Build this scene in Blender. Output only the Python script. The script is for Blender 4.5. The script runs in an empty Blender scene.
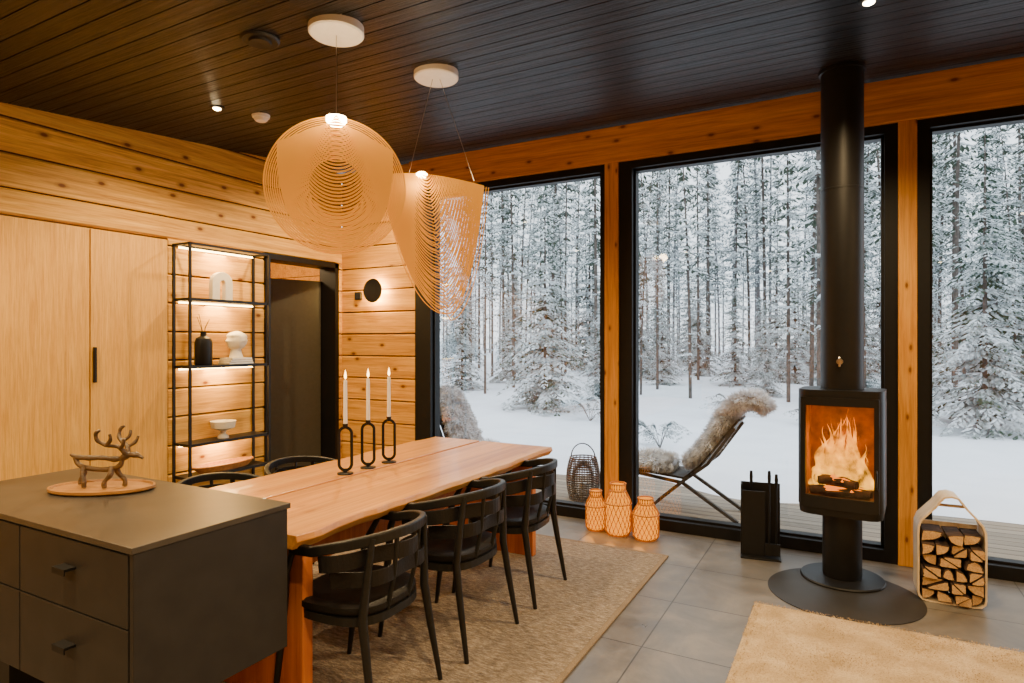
import bpy, math, random
from mathutils import Vector, Matrix, noise
random.seed(7)
S = bpy.context.scene
COL = S.collection
W = 4.92          # window wall plane
LX = -4.70        # left wall plane
def cz(y): return 3.27 - .088*(W-y)

# ------------------------------------------------------------ materials
class NT:
    def __init__(s, name):
        s.m = bpy.data.materials.new(name); s.m.use_nodes = True
        s.t = s.m.node_tree; s.n = s.t.nodes; s.l = s.t.links
        s.n.clear()
        s.out = s.n.new('ShaderNodeOutputMaterial')
    def new(s, typ, **k):
        nd = s.n.new(typ)
        for a, b in k.items(): setattr(nd, a, b)
        return nd
    def set(s, sock, v):
        if isinstance(v, bpy.types.NodeSocket): s.l.new(v, sock)
        elif isinstance(v, (tuple, list)) and len(v) == 3 and sock.type == 'RGBA': sock.default_value = (*v, 1)
        else: sock.default_value = v
    def math(s, op, a, b=0.0, c=None):
        nd = s.new('ShaderNodeMath', operation=op)
        s.set(nd.inputs[0], a); s.set(nd.inputs[1], b)
        if c is not None: s.set(nd.inputs[2], c)
        return nd.outputs[0]
    def mix(s, f, a, b, bt='MIX'):
        nd = s.new('ShaderNodeMix', data_type='RGBA', blend_type=bt)
        s.set(nd.inputs[0], f); s.set(nd.inputs[6], a); s.set(nd.inputs[7], b)
        return nd.outputs[2]
    def ramp(s, f, stops):
        nd = s.new('ShaderNodeValToRGB'); s.set(nd.inputs[0], f)
        e = nd.color_ramp.elements
        while len(e) < len(stops): e.new(.5)
        for el, (p, c) in zip(e, stops):
            el.position = p; el.color = (*c, 1) if len(c) == 3 else c
        return nd.outputs[0]
    def noise(s, vec, scale, detail=4, dist=0.0, rough=.5):
        nd = s.new('ShaderNodeTexNoise')
        if vec is not None: s.set(nd.inputs['Vector'], vec)
        nd.inputs['Scale'].default_value = scale; nd.inputs['Detail'].default_value = detail
        nd.inputs['Distortion'].default_value = dist; nd.inputs['Roughness'].default_value = rough
        return nd.outputs['Fac']
    def coord(s, kind='Object'):
        return s.new('ShaderNodeTexCoord').outputs[kind]
    def mapping(s, vec, sc):
        nd = s.new('ShaderNodeMapping'); s.set(nd.inputs[0], vec); nd.inputs['Scale'].default_value = sc
        return nd.outputs[0]
    def bump(s, h, st=.3, d=.01):
        nd = s.new('ShaderNodeBump'); s.set(nd.inputs['Height'], h)
        nd.inputs['Strength'].default_value = st; nd.inputs['Distance'].default_value = d
        return nd.outputs[0]
    def bsdf(s, color, rough=.5, metal=0, normal=None, spec=.5, em=None, ems=0, coat=0, sheen=0):
        b = s.new('ShaderNodeBsdfPrincipled')
        s.set(b.inputs['Base Color'], color); s.set(b.inputs['Roughness'], rough)
        b.inputs['Metallic'].default_value = metal
        b.inputs['Specular IOR Level'].default_value = spec
        b.inputs['Coat Weight'].default_value = coat
        b.inputs['Sheen Weight'].default_value = sheen
        if normal is not None: s.set(b.inputs['Normal'], normal)
        if em is not None:
            s.set(b.inputs['Emission Color'], em); s.set(b.inputs['Emission Strength'], ems)
        s.l.new(b.outputs[0], s.out.inputs[0])
        return b

def plain(name, c, rough=.5, metal=0, var=.15, nsc=30, bs=.1, coat=0, sheen=0, spec=.5, em=None, ems=0):
    t = NT(name); v = t.coord()
    n = t.noise(v, nsc, 5)
    lo = tuple(x*(1-var) for x in c); hi = tuple(min(1, x*(1+var)) for x in c)
    t.bsdf(t.ramp(n, [(.3, lo), (.7, hi)]), rough, metal, t.bump(n, bs, .004), coat=coat, sheen=sheen, spec=spec, em=em, ems=ems)
    return t.m

def emit(name, c, st):
    t = NT(name)
    e = t.new('ShaderNodeEmission'); e.inputs[0].default_value = (*c, 1); e.inputs[1].default_value = st
    t.l.new(e.outputs[0], t.out.inputs[0]); return t.m

def wood(name, cols, grain='X', cross='Z', pitch=None, off=0., groove=0., var=.25, knots=0., rough=.5,
         fine=1., dark=(.02, .01, .005), coat=0, bs=.25, spec=.5, ksc=(1.9, 3.6), streak=.22, roughvar=0):
    t = NT(name); v = t.coord()
    sep = t.new('ShaderNodeSeparateXYZ'); t.l.new(v, sep.inputs[0])
    ax = {'X': 0, 'Y': 1, 'Z': 2}
    rnd = None; gm = None
    if pitch:
        q = t.math('DIVIDE', t.math('ADD', sep.outputs[ax[cross]], 50*pitch-off), pitch)
        idx = t.math('FLOOR', q)
        wn = t.new('ShaderNodeTexWhiteNoise', noise_dimensions='1D'); t.l.new(idx, wn.inputs['W'])
        rnd = wn.outputs['Value']
        if groove > 0:
            gm = t.math('LESS_THAN', t.math('FRACT', q), groove/pitch)
    sc = [14*fine]*3; sc[ax[grain]] = .55*fine
    mv = t.mapping(v, sc)
    if rnd is not None:
        cb = t.new('ShaderNodeCombineXYZ')
        for i in range(3): t.l.new(t.math('MULTIPLY', rnd, 37.), cb.inputs[i])
        add = t.new('ShaderNodeVectorMath', operation='ADD'); t.l.new(mv, add.inputs[0]); t.l.new(cb.outputs[0], add.inputs[1])
        mv = add.outputs[0]
    n1 = t.noise(mv, 1.0, 7, 1.2, .6)
    n2 = t.noise(mv, 5.0, 4, .3, .7)
    col = t.ramp(n1, [(.3, cols[0]), (.52, cols[1]), (.72, cols[2])])
    col = t.mix(streak, col, t.ramp(n2, [(.35, tuple(x*.5 for x in cols[0])), (.6, cols[2])]))
    if knots > 0:
        c2 = t.new('ShaderNodeCombineXYZ')
        a = t.math('MULTIPLY', sep.outputs[ax[grain]], ksc[0])
        if rnd is not None: a = t.math('ADD', a, t.math('MULTIPLY', rnd, 91.))
        t.l.new(a, c2.inputs[0]); t.l.new(t.math('MULTIPLY', sep.outputs[ax[cross]], ksc[1]), c2.inputs[1])
        vv = t.new('ShaderNodeTexVoronoi', voronoi_dimensions='2D'); vv.inputs['Scale'].default_value = 1.0
        t.l.new(c2.outputs[0], vv.inputs['Vector'])
        k = t.ramp(vv.outputs['Distance'], [(.035, (1, 1, 1)), (.07, (.35, .35, .35)), (.13, (0, 0, 0))])
        kc = t.new('ShaderNodeSeparateColor'); t.l.new(vv.outputs['Color'], kc.inputs[0])
        k = t.math('MULTIPLY', k, t.math('GREATER_THAN', kc.outputs[0], .35))
        col = t.mix(t.math('MULTIPLY', k, knots), col, tuple(x*y for x, y in zip(cols[0], (.38, .25, .2))))
    if rnd is not None:
        hs = t.new('ShaderNodeHueSaturation'); t.l.new(col, hs.inputs['Color'])
        t.l.new(t.math('ADD', t.math('MULTIPLY', rnd, var), 1-var/2), hs.inputs['Value'])
        col = hs.outputs[0]
    h = n1
    if gm is not None:
        col = t.mix(gm, col, dark)
        h = t.math('SUBTRACT', t.math('MULTIPLY', n1, .3), gm)
    rg = rough
    if roughvar: rg = t.math('ADD', t.math('MULTIPLY', n2, roughvar), rough-roughvar/2)
    t.bsdf(col, rg, 0, t.bump(h, bs, .006), coat=coat, spec=spec)
    return t.m

M = {}
M['log'] = wood('pine_log', [(.42, .18, .022), (.70, .36, .060), (.84, .50, .11)], 'Y', 'Z', .225, 0., .009, .30, 1., .5, 1.3, dark=(.06, .02, .004), spec=.2, ksc=(2.3, 4.2), streak=.32)
M['logx'] = wood('pine_log_lit', [(.40, .16, .016), (.68, .32, .045), (.82, .45, .085)], 'X', 'Z', .225, 0., .009, .3, 1., .5, 1.3, dark=(.06, .02, .004), spec=.2, ksc=(2.3, 4.2), streak=.3)  # orange lamp light put into the wood colour; grain along X
M['beam'] = wood('pine_beam', [(.32, .115, .011), (.56, .23, .026), (.72, .36, .06)], 'X', 'Z', None, 0., 0, 0, .9, .45, ksc=(2.6, 5), spec=.3, streak=.32)
M['post'] = wood('pine_post', [(.34, .12, .011), (.60, .25, .028), (.72, .37, .06)], 'Z', 'X', None, 0., 0, 0, .9, .45, ksc=(3, 7), spec=.3, streak=.3)
M['oak'] = wood('oak_veneer', [(.50, .24, .036), (.64, .345, .066), (.72, .41, .095)], 'Z', 'Y', None, 0, 0, 0, 0, .5, 2.6, spec=.2, streak=.3)
M['ceil'] = wood('dark_ceiling', [(.0006, .0006, .0006), (.0028, .0025, .0023), (.022, .018, .016)], 'X', 'Y', .115, 0., 0, 1.2, .0, .40, 1.6, (.0, .0, .0), bs=1.6, spec=.23, streak=.5, roughvar=.55)
M['table'] = wood('table_wood', [(.46, .155, .028), (.68, .29, .06), (.82, .43, .12)], 'Y', 'X', .17, .05, 0, .24, .35, .32, .8, coat=.12)
M['tleg'] = wood('table_leg_wood', [(.34, .075, .010), (.48, .125, .016), (.58, .19, .03)], 'Z', 'X', None, 0, 0, 0, 0, .4)
M['deck'] = wood('deck_wood', [(.15, .13, .10), (.24, .20, .15), (.34, .29, .22)], 'X', 'Y', .12, 0, .012, .3, 0, .8, 1., (.03, .025, .02))
M['black'] = plain('black_metal', (.009, .009, .010), .45, .2, .1, spec=.35)
M['frame'] = plain('black_frame', (.005, .005, .006), .5, spec=.25)
M['chair'] = plain('black_stained_wood', (.007, .007, .007), .42, 0, .3, 60, spec=.35)
M['seat'] = plain('black_leather', (.007, .006, .006), .5, 0, .3, 120, .3, spec=.3)
M['island'] = plain('island_front', (.021, .019, .018), .5, 0, .15, 12, .05, spec=.28)
M['islandtop'] = plain('island_top', (.046, .040, .034), .36, 0, .30, 5, .05, spec=.36)
M['white'] = plain('white_lacquer', (.8, .78, .74), .4, 0, .03)
M['wax'] = plain('white_wax', (.85, .8, .7), .4, 0, .03)
M['doorleaf'] = plain('door_leaf_paint', (.045, .038, .024), .45, 0, .1)
M['steel'] = plain('brushed_steel', (.5, .47, .42), .3, 1, .1)
M['birch'] = wood('birch_ply', [(.62, .45, .27), (.74, .58, .38), (.82, .68, .50)], 'Z', 'X', None, 0, 0, 0, 0, .5)
M['bark'] = plain('birch_bark', (.045, .022, .012), .9, 0, .8, 25, .6)
M['splitwood'] = wood('split_wood', [(.34, .16, .05), (.58, .33, .12), (.76, .52, .26)], 'Y', 'X', None, 0, 0, 0, 0, .8, 3, streak=.4)
M['drift'] = wood('driftwood', [(.030, .017, .007), (.085, .045, .018), (.20, .11, .04)], 'X', 'Z', None, 0, 0, 0, 0, .42, 4, bs=.5)
M['tray'] = wood('tray_wood', [(.22, .085, .017), (.34, .155, .035), (.42, .20, .05)], 'X', 'Z', None, 0, 0, 0, 0, .45, 2)
M['leather'] = plain('tan_leather', (.42, .17, .04), .5, 0, .25, 40)
M['fur'] = plain('grey_fur', (.42, .44, .47), .95, 0, .4, 9, .3)
M['furtip'] = plain('grey_fur_tips', (.74, .77, .80), .95, 0, .45, 11, .3)
M['wicker'] = plain('dark_wicker', (.07, .05, .035), .7, 0, .4, 80, .4)
M['snow'] = plain('snow_ground', (.82, .87, .94), .9, 0, .05, 1.5, .5)
M['trunk'] = plain('pine_bark', (.085, .07, .06), .9, 0, .6, 12, .6)
M['trunkfar'] = plain('pine_bark_hazed', (.13, .13, .135), .95, 0, .4, 12, .3)  # bark paled so its colour carries distance haze
M['vase'] = plain('ceramic_cream', (.74, .66, .52), .5, 0, .05)
M['glassdark'] = plain('dark_hearth_plate', (.026, .024, .022), .5, 0, .12, 8, spec=.3)
M['paper'] = plain('book_cover', (.55, .48, .36), .6)

def foliage(name, g1, g2, snow, th, nsc=1.9):
    t = NT(name); v = t.coord()
    geo = t.new('ShaderNodeNewGeometry'); sp = t.new('ShaderNodeSeparateXYZ'); t.l.new(geo.outputs['Normal'], sp.inputs[0])
    n = t.noise(v, nsc, 6, .3, .75)
    a = t.math('ADD', t.math('MULTIPLY', sp.outputs[2], .35), n)
    f = t.ramp(a, [(th, (0, 0, 0)), (th+.16, (1, 1, 1))])
    g = t.mix(t.noise(v, 20, 2), g1, g2)
    c = t.mix(f, g, snow)
    d = t.new('ShaderNodeBsdfDiffuse'); t.l.new(c, d.inputs[0])
    tl = t.new('ShaderNodeBsdfTranslucent'); t.l.new(c, tl.inputs[0])
    mx = t.new('ShaderNodeMixShader'); mx.inputs[0].default_value = .3
    t.l.new(d.outputs[0], mx.inputs[1]); t.l.new(tl.outputs[0], mx.inputs[2]); t.l.new(mx.outputs[0], t.out.inputs[0])
    return t.m
M['spruce'] = foliage('spruce_needles', (.030, .058, .038), (.085, .125, .085), (.80, .86, .90), .62)
M['pine'] = foliage('pine_needles', (.050, .072, .052), (.125, .155, .12), (.78, .84, .88), .61)
M['far'] = foliage('hazed_needles', (.14, .17, .165), (.23, .27, .265), (.70, .76, .80), .57)  # distance haze put into the paler needle and snow colours

def glass(name, base=.035, k=.35, tint=(1, 1, 1)):
    t = NT(name)
    tr = t.new('ShaderNodeBsdfTransparent'); tr.inputs[0].default_value = (*tint, 1)
    gl = t.new('ShaderNodeBsdfGlossy'); gl.inputs['Roughness'].default_value = .0
    lw = t.new('ShaderNodeLayerWeight'); lw.inputs['Blend'].default_value = .5
    f = t.math('ADD', t.math('MULTIPLY', t.math('POWER', lw.outputs['Facing'], 4.), k), base)
    mx = t.new('ShaderNodeMixShader'); t.l.new(f, mx.inputs[0]); t.l.new(tr.outputs[0], mx.inputs[1]); t.l.new(gl.outputs[0], mx.inputs[2])
    t.l.new(mx.outputs[0], t.out.inputs[0]); return t.m
M['glass'] = glass('window_glass', .11)
M['sglass'] = glass('stove_glass', .03, .3, (.9, .85, .8))

# tile floor
t = NT('grey_tile'); v = t.coord()
br = t.new('ShaderNodeTexBrick'); t.l.new(v, br.inputs['Vector'])
br.offset = 0.0; br.inputs['Scale'].default_value = 1.; br.inputs['Brick Width'].default_value = .9; br.inputs['Row Height'].default_value = .6
br.inputs['Mortar Size'].default_value = .004; br.inputs['Mortar Smooth'].default_value = .1
br.inputs['Color1'].default_value = (.125, .113, .10, 1); br.inputs['Color2'].default_value = (.148, .134, .118, 1); br.inputs['Mortar'].default_value = (.04, .035, .03, 1)
n = t.noise(v, 2.6, 8, .6, .7)
c = t.mix(.9, br.outputs['Color'], t.ramp(n, [(.32, (.38, .38, .39)), (.5, (.64, .64, .64)), (.68, (1, .98, .95))]), 'MULTIPLY')
c = t.mix(1., c, (1.45, 1.45, 1.45), 'MULTIPLY')
t.bsdf(c, t.math('ADD', t.math('MULTIPLY', n, .35), .16), 0, t.bump(t.math('SUBTRACT', t.math('MULTIPLY', n, .25), br.outputs['Fac']), .25, .004))
M['tile'] = t.m
# woven rug
t = NT('woven_rug'); v = t.coord()
n = t.noise(t.mapping(v, (22, 70, 1)), 1., 3, .2, .7); n2 = t.noise(t.mapping(v, (95, 140, 1)), 1., 2); n3 = t.noise(v, 2, 3)
c = t.ramp(n, [(.3, (.13, .098, .070)), (.5, (.27, .210, .155)), (.7, (.45, .37, .285))])
c = t.mix(.4, c, t.ramp(n2, [(.38, (.35, .34, .33)), (.62, (1, 1, 1))]), 'MULTIPLY')
c = t.mix(.3, c, t.ramp(n3, [(.3, (.6, .6, .6)), (.7, (1, 1, 1))]), 'MULTIPLY')
t.bsdf(c, .95, 0, t.bump(t.math('ADD', n, n2), .6, .008), spec=.1, sheen=.1)
M['rug'] = t.m
M['rugband'] = plain('rug_border_band', (.22, .165, .115), .95, 0, .3, 160, .4, spec=.1)
t = NT('pile_rug'); v = t.coord()
n = t.noise(v, 5.5, 4, .3, .55); n2 = t.noise(v, 120, 3)
c = t.ramp(n, [(.34, (.44, .31, .165)), (.52, (.54, .39, .22)), (.68, (.64, .48, .29))])
c = t.mix(.4, c, t.ramp(n2, [(.32, (.5, .5, .5)), (.62, (1, 1, 1))]), 'MULTIPLY')
t.bsdf(c, 1., 0, t.bump(t.math('ADD', t.math('MULTIPLY', n, .6), t.math('MULTIPLY', n2, .5)), .8, .012), spec=.02)
M['shag'] = t.m
# lamp strips
t = NT('lamp_ply'); d = t.new('ShaderNodeBsdfDiffuse'); d.inputs[0].default_value = (.70, .36, .045, 1)
tr = t.new('ShaderNodeBsdfTranslucent'); tr.inputs[0].default_value = (.74, .38, .045, 1)
em = t.new('ShaderNodeEmission'); em.inputs[0].default_value = (1, .50, .05, 1); em.inputs[1].default_value = .34
mx = t.new('ShaderNodeMixShader'); mx.inputs[0].default_value = .4
t.l.new(d.outputs[0], mx.inputs[1]); t.l.new(tr.outputs[0], mx.inputs[2])
ad = t.new('ShaderNodeAddShader'); t.l.new(mx.outputs[0], ad.inputs[0]); t.l.new(em.outputs[0], ad.inputs[1])
t.l.new(ad.outputs[0], t.out.inputs[0]); M['strip'] = t.m
M['bulb'] = emit('bulb_glow', (1, .76, .42), 40)
M['led'] = emit('led_strip', (1, .62, .20), 26)
M['flamec'] = emit('candle_flame', (1, .55, .16), 14)
M['lant'] = emit('lantern_glow', (1, .29, .006), 1.9)
M['ember'] = emit('ember_glow', (1, .22, .01), 2.4)
# fire
t = NT('fire'); v = t.coord('Generated'); sp = t.new('ShaderNodeSeparateXYZ'); t.l.new(v, sp.inputs[0])
e = t.new('ShaderNodeEmission'); t.l.new(t.ramp(sp.outputs[2], [(0., (1, .44, .03)), (.4, (1, .36, .016)), (.95, (1, .22, .006))]), e.inputs[0])
nn = t.noise(t.coord(), 14, 3); t.l.new(t.math('MULTIPLY', t.math('ADD', nn, -.18), 8.0), e.inputs[1])
trn = t.new('ShaderNodeBsdfTransparent')
lw = t.new('ShaderNodeLayerWeight'); lw.inputs['Blend'].default_value = .5
fa = t.math('MULTIPLY', t.math('SUBTRACT', 1.0, lw.outputs['Facing']), t.ramp(nn, [(.36, (.05, .05, .05)), (.62, (.75, .75, .75))]))
mx = t.new('ShaderNodeMixShader'); t.l.new(fa, mx.inputs[0]); t.l.new(trn.outputs[0], mx.inputs[1]); t.l.new(e.outputs[0], mx.inputs[2])
t.l.new(mx.outputs[0], t.out.inputs[0]); M['fire'] = t.m
M['firebox'] = plain('firebox_brick', (.24, .09, .022), .9, 0, .5, 14)

# ------------------------------------------------------------ geometry helper
class G:
    def __init__(s): s.v = []; s.f = []; s.mi = []; s.cur = 0
    def face(s, *ix): s.f.append(tuple(ix)); s.mi.append(s.cur)
    def box(s, x0, x1, y0, y1, z0, z1, mat=None):
        b = len(s.v)
        for p in [(x0, y0, z0), (x1, y0, z0), (x1, y1, z0), (x0, y1, z0), (x0, y0, z1), (x1, y0, z1), (x1, y1, z1), (x0, y1, z1)]:
            s.v.append(tuple(mat @ Vector(p)) if mat else p)
        for q in [(0, 3, 2, 1), (4, 5, 6, 7), (0, 1, 5, 4), (1, 2, 6, 5), (2, 3, 7, 6), (3, 0, 4, 7)]:
            s.face(*[b+i for i in q])
        return s
    def quad(s, a, b, c, d):
        k = len(s.v); s.v += [tuple(a), tuple(b), tuple(c), tuple(d)]; s.face(k, k+1, k+2, k+3); return s
    def tri(s, a, b, c):
        k = len(s.v); s.v += [tuple(a), tuple(b), tuple(c)]; s.face(k, k+1, k+2); return s
    def lathe(s, prof, seg=32, c=(0, 0, 0), sx=1, sy=1):
        b = len(s.v)
        for r, z in prof:
            for i in range(seg):
                a = 2*math.pi*i/seg
                s.v.append((c[0]+r*math.cos(a)*sx, c[1]+r*math.sin(a)*sy, c[2]+z))
        for j in range(len(prof)-1):
            for i in range(seg):
                i2 = (i+1) % seg
                s.face(b+j*seg+i, b+j*seg+i2, b+(j+1)*seg+i2, b+(j+1)*seg+i)
        if prof[0][0] > 1e-5: s.face(*[b+i for i in range(seg)][::-1])
        if prof[-1][0] > 1e-5: s.face(*[b+(len(prof)-1)*seg+i for i in range(seg)])
        return s
    def sweep(s, pts, prof, closed=False, up=None, sc=None):
        pts = [Vector(p) for p in pts]; n = len(pts); m = len(prof); b = len(s.v)
        prev = None
        for i, p in enumerate(pts):
            if closed: tg = pts[(i+1) % n]-pts[i-1]
            else: tg = pts[min(i+1, n-1)]-pts[max(i-1, 0)]
            if tg.length < 1e-9: tg = Vector((0, 0, 1))
            tg.normalize()
            if up is not None:
                side = tg.cross(Vector(up))
                if side.length < 1e-6: side = Vector((1, 0, 0))
                side.normalize(); u = side.cross(tg)
            else:
                if prev is None:
                    ref = Vector((0, 0, 1)) if abs(tg.z) < .9 else Vector((1, 0, 0))
                    u = (ref-tg*ref.dot(tg)).normalized()
                else:
                    u = prev-tg*prev.dot(tg)
                    u = u.normalized() if u.length > 1e-6 else prev
                prev = u; side = tg.cross(u)
            k = sc[i] if sc else 1
            for a, c in prof: s.v.append(tuple(p+side*a*k+u*c*k))
        for i in range(n if closed else n-1):
            i2 = (i+1) % n
            for j in range(m):
                j2 = (j+1) % m
                s.face(b+i*m+j, b+i*m+j2, b+i2*m+j2, b+i2*m+j)
        if not closed:
            s.face(*[b+j for j in range(m)][::-1]); s.face(*[b+(n-1)*m+j for j in range(m)])
        return s
    def tube(s, pts, r, seg=8, closed=False):
        if isinstance(r, (list, tuple)): sc = list(r); rr = 1
        else: sc = None; rr = r
        prof = [(rr*math.cos(2*math.pi*j/seg), rr*math.sin(2*math.pi*j/seg)) for j in range(seg)]
        return s.sweep(pts, prof, closed, None, sc)
    def band(s, pts, w, h, up, closed=False):
        return s.sweep(pts, [(-w/2, -h/2), (w/2, -h/2), (w/2, h/2), (-w/2, h/2)], closed, up)
    def mesh(s, name, mats, smooth=False):
        me = bpy.data.meshes.new(name); me.from_pydata(s.v, [], s.f)
        if not isinstance(mats, (list, tuple)): mats = [mats]
        for m in mats: me.materials.append(m)
        me.polygons.foreach_set('material_index', s.mi)
        if smooth: me.polygons.foreach_set('use_smooth', [True]*len(me.polygons))
        me.update(); return me
    def obj(s, name, mats, parent=None, smooth=False, bevel=0, recalc=True, label=None, angle=40):
        me = s.mesh(name, mats, smooth)
        if recalc:
            import bmesh
            bm = bmesh.new(); bm.from_mesh(me); bmesh.ops.recalc_face_normals(bm, faces=bm.faces[:]); bm.to_mesh(me); bm.free()
        o = bpy.data.objects.new(name, me); COL.objects.link(o)
        if parent: o.parent = parent
        if label: o['label'] = label
        if bevel:
            md = o.modifiers.new('bevel', 'BEVEL'); md.width = bevel; md.segments = 2; md.limit_method = 'ANGLE'; md.angle_limit = math.radians(angle)
        if smooth and not bevel:
            try: me.set_sharp_from_angle(angle=math.radians(angle))
            except Exception: pass
        return o

def thing(name, label, cat, loc=(0, 0, 0), rz=0., scale=1., group=None):
    o = bpy.data.objects.new(name, None); COL.objects.link(o)
    o.location = loc; o.rotation_euler = (0, 0, rz); o.scale = (scale,)*3
    o.empty_display_size = .1
    o['label'] = label; o['category'] = cat
    if group: o['group'] = group
    return o
def top(o, label, cat, group=None):
    o['label'] = label; o['category'] = cat
    if group: o['group'] = group
    return o
def struct(o, label=None, cat=None):
    o['kind'] = 'structure'
    if label: o['label'] = label
    if cat: o['category'] = cat
    return o
def dup(src, loc, rz=None, scale=None, label=None):
    n = src.copy(); COL.objects.link(n); n.location = loc
    if rz is not None: n.rotation_euler = (0, 0, rz)
    if scale is not None: n.scale = scale if isinstance(scale, tuple) else (scale,)*3
    if label: n['label'] = label
    for c in src.children:
        k = c.copy(); COL.objects.link(k); k.parent = n
        for c2 in c.children:
            k2 = c2.copy(); COL.objects.link(k2); k2.parent = k
    return n
def light(name, typ, loc, power, color, parent=None, size=.1, rot=None, spot=None):
    l = bpy.data.lights.new(name, typ); l.energy = power; l.color = color
    if typ == 'AREA': l.shape = 'DISK'; l.size = size
    else: l.shadow_soft_size = size
    if spot: l.spot_size = spot; l.spot_blend = .6
    o = bpy.data.objects.new(name, l); COL.objects.link(o); o.location = loc
    if rot: o.rotation_euler = rot
    if parent: o.parent = parent
    return o
WARM = (1, .71, .36)

# ------------------------------------------------------------ camera / world
cd = bpy.data.cameras.new('camera'); cam = bpy.data.objects.new('camera', cd); COL.objects.link(cam)
cd.sensor_width = 36; cd.lens = 624/1024*36; cd.clip_end = 500
cam.location = (0, 0, 1.5); cam.rotation_euler = (math.radians(90), 0, math.atan2(338, 624)); S.camera = cam
w = bpy.data.worlds.new('world'); S.world = w; w.use_nodes = True
w.node_tree.nodes['Background'].inputs[0].default_value = (.84, .93, 1.0, 1)
w.node_tree.nodes['Background'].inputs[1].default_value = 3.1

# ------------------------------------------------------------ room shell
g = G(); g.box(LX-.2, 3.2, -3, W+.12, -.12, 0); struct(g.obj('floor', M['tile']), 'large grey stone tiles with thin grout', 'floor')
g = G(); y = -3.2 - ((-3.2) % .115); prof = []
while y < W+.14:
    prof += [(y+.004, cz(y+.004)), (y+.111, cz(y+.111)), (y+.1125, cz(y)+.016), (y+.1175, cz(y)+.016)]
    y += .115
yl = prof[-1][0]
for x in (LX-.2, 3.2): g.v += [(x, a, b) for a, b in prof]
n = len(prof)
for i in range(n-1): g.face(i, i+1, n+i+1, n+i)
k = len(g.v); y0 = prof[0][0]
g.v += [(LX-.2, y0, cz(y0)+.2), (LX-.2, yl, cz(yl)+.2), (3.2, y0, cz(y0)+.2), (3.2, yl, cz(yl)+.2)]
g.face(k, k+2, k+3, k+1); g.face(0, n, k+2, k); g.face(n-1, k+1, k+3, 2*n-1)
struct(g.obj('ceiling', M['ceil'], recalc=False), 'sloping ceiling of dark stained boards', 'ceiling')

def course_y(g, y0, y1, z0, z1, xf, th, ch=.014):
    pr = [(xf-th, z0), (xf-ch, z0), (xf, z0+ch), (xf, z1-ch), (xf-ch, z1), (xf-th, z1)]
    b = len(g.v)
    for y in (y0, y1): g.v += [(x, y, z) for x, z in pr]
    for j in range(6): g.face(b+j, b+(j+1) % 6, b+6+(j+1) % 6, b+6+j)
    g.face(*[b+j for j in range(6)]); g.face(*[b+6+j for j in range(6)][::-1])
def course_x(g, x0, x1, z0, z1, yf, th, ch=.014):
    pr = [(yf+th, z0), (yf+ch, z0), (yf, z0+ch), (yf, z1-ch), (yf+ch, z1), (yf+th, z1)]
    b = len(g.v)
    for x in (x0, x1): g.v += [(x, y, z) for y, z in pr]
    for j in range(6): g.face(b+j, b+(j+1) % 6, b+6+(j+1) % 6, b+6+j)
    g.face(*[b+j for j in range(6)]); g.face(*[b+6+j for j in range(6)][::-1])
P = .225
DY0, DY1, DZ = 3.93, 4.85, 2.31
g = G(); k = 0
zs = []
z = 0.
while z < 3.2: zs.append((z, z+P)); z += P
for z0, z1 in zs:
    z1 = min(z1, 3.26)
    if z0 < DZ-.01:
        segs = [(-3, 1.3), (3.02, DY0), (DY1, W)]
        for a, b_ in segs: course_y(g, a, b_, z0, min(z1, DZ), LX, .2)
        if z1 > DZ:
            course_y(g, -3, W, DZ, z1, LX, .2)
    else:
        course_y(g, -3, W, z0, z1, LX, .2)
struct(g.obj('wall_left', M['log']), 'log wall of pale knotty pine', 'wall')
g = G()
for z0, z1 in zs: course_x(g, LX, -3.745, z0, min(z1, 3.26), W, .2)
struct(g.obj('wall_back', M['logx']), 'log wall of knotty pine, toned orange for lamp light, beside the windows', 'wall')
g = G()
for z0, z1 in zs: course_x(g, 2.4, 3.2, z0, min(z1, 3.26), W, .2)
struct(g.obj('wall_end', M['logx']), 'log wall', 'wall')
g = G().box(3.2, 3.4, -3.2, W+.2, 0, 3.5); struct(g.obj('wall_right', M['log']), 'pine wall', 'wall')
g = G().box(LX-.2, 3.2, -3.2, -3, 0, 3.0); struct(g.obj('wall_front', M['logx']), 'pine wall', 'wall')
g = G().box(-3.80, 3.2, W-.03, W+.2, 2.97, 3.262); struct(g.obj('trim_1', M['beam'], bevel=.006), 'heavy knotty pine beam over the windows', 'beam')
g = G().box(-1.785, -1.667, W-.02, W+.2, 0, 2.97); struct(g.obj('trim_2', M['post'], bevel=.005), 'pine post between windows', 'post')
g = G().box(.283, .391, W-.02, W+.2, 0, 2.97); struct(g.obj('trim_3', M['post'], bevel=.005), 'pine post between windows', 'post')
g = G().box(2.28, 2.4, W-.02, W+.2, 0, 2.97); struct(g.obj('trim_4', M['post'], bevel=.005), 'pine post between windows', 'post')

def window(n, xo0, xi0, xi1, xo1):
    g = G(); a, b = W+.0, W+.16
    g.box(xo0, xi0, a, b, 0, 2.97); g.box(xi1, xo1, a, b, 0, 2.97)
    g.box(xi0, xi1, a, b, 2.91, 2.97); g.box(xi0, xi1, a, b, 0, .085)
    for (x0, x1) in ((xi0, xi0+.018), (xi1-.018, xi1)): g.box(x0, x1, a+.05, b-.03, .085, 2.91)
    g.box(xi0, xi1, a+.05, b-.03, .085, .103); g.box(xi0, xi1, a+.05, b-.03, 2.892, 2.91)
    f = g.obj('window_%d' % n, M['frame']); struct(f, 'floor-to-ceiling window in a black frame', 'window')
    y = W+.1
    gg = G().quad((xi0+.01, y, .09), (xi1-.01, y, .09), (xi1-.01, y, 2.9), (xi0+.01, y, 2.9))
    gg.obj('glass', M['glass'], parent=f, recalc=False)
window(1, -3.745, -3.56, -1.831, -1.785)
window(2, -1.667, -1.557, .205, .283)
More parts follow.
